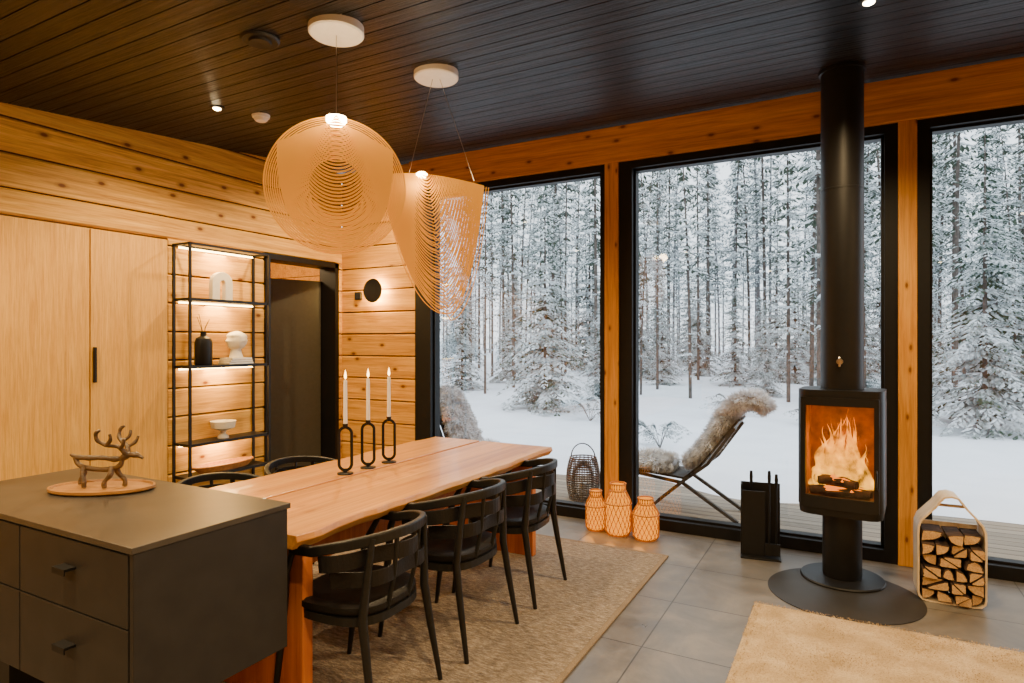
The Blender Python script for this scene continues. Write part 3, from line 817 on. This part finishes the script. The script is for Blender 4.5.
for i, (x, y, z, an, ln) in enumerate(((-.01, -.06, .555, .12, .33), (.02, .03, .555, -.2, .30), (0, -.02, .62, .45, .28), (-.03, -.05, .615, -.35, .26))):
    o = thing('burning_log', 'charred dark log burning in the stove', 'firewood', (0, 0, 0), group='burning logs')
    m = Matrix.Translation((-.044, 4.458, .0065)) @ Matrix.Rotation(SR, 4, 'Z') @ Matrix.Translation((x, y, z)) @ Matrix.Rotation(an, 4, 'Z')
    pts = [m @ Vector((ln*(k/6-.5), 0, .006*math.sin(k*2))) for k in range(7)]
    G().tube(pts, [.026, .032, .034, .032, .034, .031, .026], 9).obj('bark', M['bark'], o, smooth=True)
    pts = [m @ Vector((ln*(k/4-.5)*.8, -.006, .010)) for k in range(5)]
    G().tube(pts, [.012, .026, .022, .027, .012], 7).obj('embers', M['ember'], o)
fl = thing('flames', 'orange yellow flames rising from the burning logs', 'fire', (-.044, 4.458, .0065), SR); fl['kind'] = 'stuff'
g = G(); rr = random.Random(5)
for i in range(64):
    x = rr.uniform(-.16, .16) if i % 2 else rr.gauss(-.02, .06); x = max(-.16, min(.16, x)); y = rr.uniform(-.05, .08)
    h = rr.uniform(.20, .54)*(1-.45*abs(x)/.16); wv = rr.uniform(.018, .054)
    h = min(h, .52)
    ph = rr.uniform(0, 6); b = len(g.v); K = 14; m6 = 8
    for k in range(K+1):
        f = k/K; ww = wv*math.sin(math.pi*min(1, f*.75+.18))*(1-f**1.5)*(1+.25*math.sin(f*9+ph))+.0006
        xx = x+.030*math.sin(ph+f*5)*f+.012*math.sin(ph*2+f*11)*f - x*.30*f; yy = y+.015*math.cos(ph+f*5)
        zz = .575+h*f
        for q in range(m6):
            a = 2*math.pi*q/m6; g.v.append((xx+ww*math.cos(a), yy+ww*.6*math.sin(a), zz))
    for k in range(K):
        for j in range(m6): g.face(b+k*m6+j, b+k*m6+(j+1) % m6, b+(k+1)*m6+(j+1) % m6, b+(k+1)*m6+j)
g.obj('flame', M['fire'], fl, smooth=True, recalc=False, angle=180)
light('fire_light', 'POINT', (0, -.06, .86), 5.5, (1, .44, .07), fl, .08)

# ------------------------------------------------------------ log rack + firewood
RX, RY, RS = .505, 4.40, .86
lr = thing('log_rack', 'bent pale birch plywood log carrier with handle opening', 'log holder', (RX, RY, 0), math.radians(2), RS)
half = [(0, .008), (.12, .008), (.160, .014), (.180, .035), (.185, .06), (.185, .30), (.186, .44), (.183, .50), (.168, .545), (.120, .60), (.085, .64), (.060, .68), (.04, .705), (0, .715)]
pts = [(x, 0, z) for x, z in half]+[(-x, 0, z) for x, z in half[::-1][1:-1]]
G().band(pts, .012, .22, (0, 1, 0), True).obj('loop', M['birch'], lr, smooth=True)
G().box(-.174, .174, .095, .105, .02, .50).obj('back_panel', M['birch'], lr)
G().tube([(-.085, -.0, .635), (.085, 0, .635)], .010, 10).obj('handle_bar', M['birch'], lr, smooth=True)
rr = random.Random(12)
rowsdef = [4, 3, 4, 3, 4, 3]; zc0 = .016
for r, cols in enumerate(rowsdef):
    chh = .077; x = -.172; wds = [rr.uniform(.65, 1.35) for _ in range(cols)]; sm = sum(wds)
    for c in range(cols):
        cw = .344*wds[c]/sm
        x0 = x; x1 = x+cw; x += cw
        z0 = zc0+r*chh; z1 = z0+chh
        mode = rr.random(); polys = []
        if mode < .45:
            cxn, czn, sx_, sz_ = rr.choice([(x0, z0, 1, 1), (x1, z0, -1, 1), (x0, z1, 1, -1), (x1, z1, -1, -1)])
            arc = [(cxn+sx_*cw*math.cos(math.pi/2*k/6), czn+sz_*chh*math.sin(math.pi/2*k/6)) for k in range(7)]
            polys = [([(cxn, czn)]+arc, set(range(1, 7)))]
        elif mode < .80:
            q = [(x0, z0), (x1, z0), (x1, z1), (x0, z1)]
            if rr.random() < .5: tri = [[q[0], q[1], q[2]], [q[0], q[2], q[3]]]
            else: tri = [[q[0], q[1], q[3]], [q[1], q[2], q[3]]]
            polys = [(t3, {rr.randrange(3)}) for t3 in tri]
        else:
            arc = [(x0+cw/2-cw/2*math.cos(math.pi*k/8), z0+chh*math.sin(math.pi*k/8)) for k in range(9)]
            polys = [(arc, set(range(0, 8)))]
        for poly, bset in polys:
            cx = sum(p[0] for p in poly)/len(poly); cy = sum(p[1] for p in poly)/len(poly)
            out = []; bk = []; m = len(poly)
            ns = (.14, .4, .62, .88) if m <= 4 else (.0, .5)
            for k in range(m):
                a = Vector(poly[k]); b_ = Vector(poly[(k+1) % m])
                for s_ in ns:
                    p = a.lerp(b_, s_); p = p.lerp(Vector((cx, cy)), .05+rr.uniform(0, .16)); out.append(p); bk.append(k in bset)
            g = G(); L0 = -.135+rr.uniform(-.04, .04); L1 = .092
            n = len(out)
            g.v = [(p.x, L0, p.y) for p in out]+[(p.x, L1, p.y) for p in out]
            for k in range(n):
                g.cur = 1
                g.face(k, (k+1) % n, n+(k+1) % n, n+k)
            b0 = len(g.v); g.v += [(cx+(p.x-cx)*(.80 if bk[k] else .96), L0-.0008, cy+(p.y-cy)*(.80 if bk[k] else .96)) for k, p in enumerate(out)]
            for k in range(n):
                g.cur = 1
                g.face(k, (k+1) % n, b0+(k+1) % n, b0+k)
            g.cur = 0
            g.face(*[b0+k for k in range(n)]); g.face(*[n+k for k in range(n)][::-1])
            o = g.obj('firewood_log', [M['splitwood'], M['bark']])
            o.location = (RX, RY, 0); o.rotation_euler = (0, 0, math.radians(2)); o.scale = (RS,)*3
            top(o, 'split birch firewood log with bark stacked in the carrier', 'firewood', 'firewood in the carrier')

# ------------------------------------------------------------ fire tools
ft = thing('fireplace_tool_stand', 'black steel fireside tool stand with hanging tools', 'fireplace tools', (-.55, 4.66, 0), math.radians(8))
g = G(); g.box(-.13, .13, -.09, .09, 0, .012); g.box(-.13, .13, .075, .085, .012, .50); g.box(-.13, -.12, -.03, .085, .012, .50); g.box(-.12, .03, -.035, -.025, .012, .46)
g.obj('stand', M['black'], ft, bevel=.002)
for i, x in enumerate((-.06, .055, .10)):
    gg = G().tube([(x, -.055 if x > 0 else .02, .06), (x, -.055 if x > 0 else .02, .54+.02*(i % 2))], .006, 8)
    gg.lathe([(0, 0), (.010, .0), (.012, .05), (.009, .09), (0, .092)], 12, (x, -.055 if x > 0 else .02, .50+.02*(i % 2)))
    if x > 0: gg.box(x-.025, x+.025, -.064, -.046, .03, .11)
    gg.obj('tool', M['black'], ft, smooth=True)

# ------------------------------------------------------------ glowing lanterns
M['slat'] = plain('lantern_weave', (.36, .12, .008), .6, 0, .2, 30, em=(1, .26, .008), ems=.08)
def lantern(x, y, r, h):
    o = thing('candle_lantern', 'openwork wooden lantern glowing amber on the floor', 'lantern', (x, y, 0), group='floor lanterns')
    def rad(f): 
        if f < .08: return r*(.80+.2*f/.08)
        if f < .62: return r
        if f < .86: return r*(1-.42*((f-.62)/.24)**1.3)
        return r*.58
    fs = [0, .04, .08, .2, .35, .5, .62, .70, .78, .86, .93, 1]
    G().lathe([(0, .004)]+[(rad(f)*.93, .004+f*h*.97) for f in fs]+[(rad(1)*.80, h*.96), (0, h*.9)], 28).obj('inner_glow', M['lant'], o, smooth=True)
    g = G(); n = 18
    for i in range(n):
        a = 2*math.pi*i/n
        for s_ in (-1, 1):
            tw = 1.5
            pts = [(rad(f)*math.cos(a+s_*tw*f), rad(f)*math.sin(a+s_*tw*f), .003+f*h) for f in [k/24 for k in range(25)]]
            g.tube(pts, .0030, 4)
    g.lathe([(rad(0), 0), (rad(0)+.004, 0), (rad(0)+.004, .012), (rad(0), .012)], 28)
    for f in (.62, .86, 1.):
        g.tube([((rad(f)+.002)*math.cos(2*math.pi*k/28), (rad(f)+.002)*math.sin(2*math.pi*k/28), f*h) for k in range(28)], .005, 6, True)
    g.obj('weave', M['slat'], o)
    light('lantern_light', 'POINT', (0, -r-.09, h*.15), .4, (1, .38, .05), o, .05)
lantern(-1.785, 4.70, .080, .31); lantern(-1.59, 4.67, .102, .395); lantern(-1.365, 4.655, .098, .31)

# ------------------------------------------------------------ outdoors
DK = -.03
dk = G().box(-9, 6, W+.2, 8.3, -.12, DK).obj('deck', M['deck']); struct(dk, 'weathered wooden terrace deck', 'deck'); 
dk.name = 'floor_deck'
def gz(x, y):
    return -.10+.12*noise.noise((x*.5, y*.5, 0))*min(1, (y-8.3)*.5)+.25*noise.noise((x*.12, y*.12, 3))*min(1, (y-8.3)*.2)+.012*max(0, y-12)
g = G(); nx, ny = 110, 90
for j in range(ny+1):
    for i in range(nx+1):
        x = -60+100*i/nx; y = 8.3+80*(j/ny)**1.6
        g.v.append((x, y, gz(x, y)))
for j in range(ny):
    for i in range(nx): k = j*(nx+1)+i; g.face(k, k+1, k+nx+2, k+nx+1)
sn = g.obj('snow_ground', M['snow'], smooth=True, recalc=False); sn['kind'] = 'stuff'; sn['label'] = 'deep untouched snow covering the forest ground'; sn['category'] = 'snow'
g = G()
nx, ny = 110, 24
for j in range(ny+1):
    for i in range(nx+1):
        x = -9+15*i/nx; f = j/ny; y = 6.5+2.2*f
        z = DK-.01+.11*math.sin(math.pi*min(1, f*.9))**.9*(.6+.6*noise.noise((x*.6, y*.8, 5)))
        if j == 0: z = DK-.02
        g.v.append((x, y+.7*noise.noise((x*.7, 2, 1))*(1-f), z))
for j in range(ny):
    for i in range(nx): k = j*(nx+1)+i; g.face(k, k+1, k+nx+2, k+nx+1)
o = g.obj('snow_drift', M['snow'], smooth=True, recalc=False); o['kind'] = 'stuff'; o['label'] = 'snow drift along the edge of the terrace'; o['category'] = 'snow'

def twig(g, p, d, ln, wd, droop):
    d = d.normalized(); side = d.cross(Vector((0, 0, 1)))
    if side.length < 1e-4: side = Vector((1, 0, 0))
    side.normalize()
    m = p+d*ln*.5+Vector((0, 0, -droop*ln*.25)); e = p+d*ln+Vector((0, 0, -droop*ln))
    k = len(g.v)
    dz = Vector((0, 0, -wd*.7))
    g.v += [tuple(p), tuple(m+side*wd+dz), tuple(e), tuple(m-side*wd+dz), tuple(m+Vector((0, 0, wd*.25)))]
    g.face(k, k+1, k+4); g.face(k+1, k+2, k+4); g.face(k+2, k+3, k+4); g.face(k+3, k, k+4)
def branch(g, rr, base, az, ln, droop, dens, tw):
    d = Vector((math.cos(az), math.sin(az), 0)); side = Vector((-d.y, d.x, 0))
    K = max(3, int(ln*dens))
    for k in range(K):
        f = (k+.6)/K
        p = base+d*ln*f+Vector((0, 0, -droop*ln*f*f+.08*ln*f))
        l2 = tw*(1.15-f*.6)*rr.uniform(.7, 1.2)
        for s_ in (-1, 1):
            twig(g, p, d*.7+side*s_*rr.uniform(.5, 1.1)+Vector((0, 0, rr.uniform(-.3, .15))), l2, l2*.22, .45)
    p = base+d*ln+Vector((0, 0, -droop*ln+.08*ln))
    twig(g, p-d*.1, d, tw*.8, tw*.16, .4)
def spruce(seed, H, R):
    rr = random.Random(seed); g = G(); z = .25
    while z < H-.15:
        f = z/H; r = R*(1-f)**.85+.08
        nb = int(7+6*(1-f))
        for b in range(nb):
            az = rr.uniform(0, 6.283); branch(g, rr, Vector((0, 0, z+rr.uniform(-.07, .07))), az, r*rr.uniform(.65, 1.12), .42, 9, .11+.12*(1-f))
        z += .15+.09*(1-f)
    twig(g, Vector((0, 0, H-.3)), Vector((0.01, 0, 1)), .35, .05, 0)
    t_ = G().tube([(0, 0, -.4), (0, 0, H*.5), (0, 0, H-.1)], [.014*H*.55, .006*H, .006], 7)
    return t_, g
def pine(seed, H):
    rr = random.Random(seed); g = G(); t_ = G()
    lean = (rr.uniform(-.6, .6), rr.uniform(-.6, .6)); r0 = .0048*H+.008
    P_ = lambda z: Vector((lean[0]*(z/H)**2, lean[1]*(z/H)**2, z))
    t_.tube([P_(z) for z in (-.4, H*.25, H*.5, H*.75, H)], [r0, r0*.85, r0*.65, r0*.4, .01], 8)
    z = H*rr.uniform(.05, .14); c0 = rr.uniform(.12, .40)
    while z < H:
        f = z/H
        full = f > c0
        nb = rr.randint(3, 5) if full else rr.randint(1, 3)
        for b in range(nb):
            az = rr.uniform(0, 6.283); ln = (rr.uniform(.55, 1.25)*(1.15-f*.8)) if full else rr.uniform(.3, .9)
            if full: branch(g, rr, P_(z)+Vector((0, 0, rr.uniform(-.15, .15))), az, ln, rr.uniform(.0, .5), 6.5, rr.uniform(.17, .32))
            else: branch(g, rr, P_(z), az, ln, .4, 6, .15)
        z += rr.uniform(.22, .42)
    return t_, g
def make_tree(kind, seed, H, R=1.3, far=False):
    t_, g = spruce(seed, H, R) if kind == 'spruce' else pine(seed, H)
    name = kind+'_tree'
    lab = ('dense spruce tree laden with snow' if kind == 'spruce' else 'slender tall pine with snowy branches')
    o = thing(name, lab, 'tree', group='snowy %s trees in the forest' % kind)
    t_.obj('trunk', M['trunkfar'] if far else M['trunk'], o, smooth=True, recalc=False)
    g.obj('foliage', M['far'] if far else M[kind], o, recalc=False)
    return o
near_sp = [make_tree('spruce', 11+i, 5.3+.3*i, 1.2) for i in range(3)]
near_pi = [make_tree('pine', 31+i, 10.5+i*.9) for i in range(6)]
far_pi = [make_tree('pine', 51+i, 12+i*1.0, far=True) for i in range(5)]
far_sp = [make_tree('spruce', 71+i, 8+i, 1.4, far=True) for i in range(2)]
used = set(); placed = []
def put(src, x, y, s=1., rz=0.):
    z = gz(x, y)-.03
    if id(src) not in used:
        used.add(id(src)); src.location = (x, y, z); src.rotation_euler = (0, 0, rz); src.scale = (s,)*3
    else: dup(src, (x, y, z), rz, s)
    placed.append((x, y))
def at(px_, Y):
    u = (px_-512)/624; d = Y/(.8793+.4763*u); return d*(-.4763+.8793*u), Y
rr = random.Random(21)
for (p_, Y, s, i) in ((545, 13.5, 1.02, 0), (985, 13.8, 1.0, 1), (662, 21, .6, 2), (765, 19, .5, 0), (700, 26, .8, 1), (865, 22, .6, 2), (462, 17, .8, 2), (930, 19.5, .6, 0), (1080, 16, 1., 0), (820, 27, .8, 1), (515, 20, .9, 0), (640, 24, .9, 1), (735, 22, .7, 0), (795, 24, .8, 2), (600, 15.5, .45, 2), (1015, 17, .7, 2)):
    x, y = at(p_, Y); put(near_sp[i], x, y, s, rr.uniform(0, 6))
def ok(x, y, dmin):
    return all((x-a)**2+(y-b)**2 > dmin*dmin for a, b in placed)
def scatter(srcs, n, Ymin, Ymax, dmin, s0, s1, pl=380, pr=1120):
    c = 0; tries = 0
    while c < n and tries < n*30:
        tries += 1
        Y = rr.uniform(Ymin, Ymax); x, y = at(rr.uniform(pl, pr), Y)
        if ok(x, y, dmin): put(rr.choice(srcs), x, y, rr.uniform(s0, s1), rr.uniform(0, 6)); c += 1
scatter(near_pi, 20, 15.5, 20, 1.4, .55, 1.05)
scatter(near_pi, 60, 20, 34, 1.4, .65, 1.2)
scatter(near_sp, 18, 22, 36, 1.5, .5, 1.5)
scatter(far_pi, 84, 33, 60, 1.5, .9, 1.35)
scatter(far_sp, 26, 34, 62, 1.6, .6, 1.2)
def shrub(seed):
    rr = random.Random(seed); o = thing('shrub', 'low shrub bent under snow', 'shrub', group='snowy shrubs')
    gs = G(); gn = G()
    for i in range(9):
        az = rr.uniform(0, 6.28); L = rr.uniform(.4, .8); H = rr.uniform(.25, .55); pts = []
        for k in range(7):
            f = k/6; pts.append(Vector((math.cos(az)*L*f, math.sin(az)*L*f, H*math.sin(f*2.3)+.02)))
        gs.tube(pts, [.006*(1-f/7)+.001 for f in range(7)], 5)
        gn.tube([p+Vector((0, 0, .012)) for p in pts[2:6]], [.008, .024, .028, .010], 6)
        for q in (2, 3, 4, 5): branch(gn, rr, pts[q], az+rr.uniform(-.9, .9), .3, .5, 14, .10)
    gs.obj('stems', M['trunk'], o, recalc=False); gn.obj('snowy_twigs', M['far'], o, recalc=False)
    return o
shs = [shrub(5), shrub(9), shrub(14)]
for q, (p_, Y, s) in enumerate(((660, 9.4, .8), (735, 14, .9), (820, 13, .8), (590, 12.5, .8), (905, 13, .8))):
    x, y = at(p_, Y); z = gz(x, y)-.02
    if q < 3: shs[q].location = (x, y, z); shs[q].scale = (s,)*3
    else: dup(shs[q % 3], (x, y, z), q*1.3, s)

# outdoor lounge chairs with sheepskins
def lounge(loc, rz, lab, s=1.):
    c = thing('lounge_chair', lab, 'chair', loc, rz, s)
    for s in (-.24, .24):
        G().band([(-.50, s, 0), (-.14, s, .32), (.06, s, .48), (.28, s, .80)], .026, .036, (0, 1, 0)).obj('leg', M['black'], c)
        G().band([(.30, s*.85, 0), (-.16, s*.85, .29), (-.60, s*.85, .345)], .026, .036, (0, 1, 0)).obj('leg', M['black'], c)
    G().band([(-.58, 0, .37), (-.15, 0, .335), (-.02, 0, .44), (.30, 0, .86)], .02, .44, (0, 1, 0)).obj('sling_seat', M['seat'], c)
    return c
def fur(path, width, th, name_label, loc, rz, seed, nh=7000):
    rr = random.Random(seed); g = G(); m = 12; n = len(path)*6
    pv = [Vector((p[0], 0, p[1])) for p in path]
    pts = []
    for i in range(n+1):
        t_ = i/n*(len(pv)-1); k = min(int(t_), len(pv)-2); f = t_-k
        p0 = pv[max(k-1, 0)]; p1 = pv[k]; p2 = pv[k+1]; p3 = pv[min(k+2, len(pv)-1)]
        pts.append(.5*((2*p1)+(-p0+p2)*f+(2*p0-5*p1+4*p2-p3)*f*f+(-p0+3*p1-3*p2+p3)*f**3))
    norms = []
    for i, p in enumerate(pts):
        tg = (pts[min(i+1, n)]-pts[max(i-1, 0)]).normalized(); nn = Vector((-tg.z, 0, tg.x))
        e = math.sin(math.pi*min(1, max(0, (i+.6)/(n+1.2))))**.35
        for j in range(m*2):
            a = 2*math.pi*j/(2*m)
            wob_ = 1+.25*noise.noise((i*.3, j*.6, seed))
            v_ = p+Vector((0, 1, 0))*(math.cos(a)*width/2*e*wob_)+nn*(math.sin(a)*th/2*e*wob_+th*.5)
            g.v.append(tuple(v_)); norms.append((nn*math.sin(a)+Vector((0, 1, 0))*math.cos(a)*.8+Vector((0, 0, -.35))).normalized())
    mm_ = 2*m
    for i in range(n):
        for j in range(mm_): g.face(i*mm_+j, i*mm_+(j+1) % mm_, (i+1)*mm_+(j+1) % mm_, (i+1)*mm_+j)
    g.face(*range(mm_)); g.face(*[n*mm_+j for j in range(mm_)][::-1])
    base_n = len(norms); bv = list(g.v)
    g.cur = 1
    for _ in range(nh):
        k = rr.randrange(base_n-mm_-1); p = Vector(bv[k]).lerp(Vector(bv[k+mm_]), rr.random()).lerp(Vector(bv[k+1]), rr.random()*.5)
        d = (norms[k]+Vector((rr.uniform(-.6, .6), rr.uniform(-.6, .6), rr.uniform(-.6, .4)))).normalized()
        s = d.cross(Vector((rr.random(), rr.random(), rr.random()))).normalized()*.005
        L = rr.uniform(.03, .065)
        g.tri(p-s, p+s, p+d*L)
    o = g.obj('sheepskin', [M['fur'], M['furtip']], recalc=False); o.location = loc
    o.rotation_euler = (0, 0, rz)
    top(o, name_label, 'sheepskin', 'sheepskins on the terrace chairs')
    return o
LCX = -1.13
lounge((LCX, 5.73, DK), 0, 'low black reclining lounge chair on the snowy terrace')
fur([(-.62, .32), (-.57, .37), (-.44, .355), (-.32, .345), (-.27, .35)], .50, .11, 'light grey sheepskin draped over the lounge chair seat', (LCX, 5.73, DK+.02), 0, 1, 7000)
fur([(-.13, .36), (-.05, .42), (.05, .51), (.14, .64), (.22, .79), (.31, .91), (.40, .94), (.47, .87)], .42, .14, 'thick silver grey sheepskin draped over the lounge chair back', (LCX, 5.73, DK+.02), 0, 2, 14000)
R2 = math.radians(155)
lounge((-3.80, 5.86, DK), R2, 'low black reclining lounge chair on the terrace by the wall')
fur([(-.60, .32), (-.50, .37), (-.15, .335), (-.02, .44), (.08, .58), (.20, .74), (.30, .88), (.38, .93)], .36, .09, 'grey sheepskin covering the second lounge chair', (-3.80, 5.86, DK+.02), R2, 3, 10000)
# wicker lantern outside
wk = thing('wicker_lantern', 'dark woven wicker lantern with handle on the terrace', 'lantern', (-2.28, 5.66, DK))
g = G(); n = 20; H = .40
def rw(f): return .135*(.82+.36*math.sin(math.pi*(f*.8+.1)))
for i in range(n):
    a = 2*math.pi*i/n
    g.tube([(rw(f)*math.cos(a), rw(f)*math.sin(a), f*H) for f in (0, .2, .4, .6, .8, 1)], .005, 5)
for k in range(19):
    f = k/18; g.tube([((rw(f)+.003*(-1)**q)*math.cos(2*math.pi*q/40), (rw(f)+.003*(-1)**q)*math.sin(2*math.pi*q/40), f*H+.004) for q in range(40)], .007, 5, True)
g.lathe([(0, .0), (rw(0), 0), (rw(0), .012), (0, .012)], 24); g.obj('basket', M['wicker'], wk)
G().tube([(.125*math.cos(math.pi*k/14), 0, H+.14*math.sin(math.pi*k/14)) for k in range(15)], .006, 6).obj('handle', M['black'], wk, smooth=True)
G().lathe([(0, .012), (.04, .012), (.04, .16), (0, .16)], 20).obj('candle', M['wax'], wk)
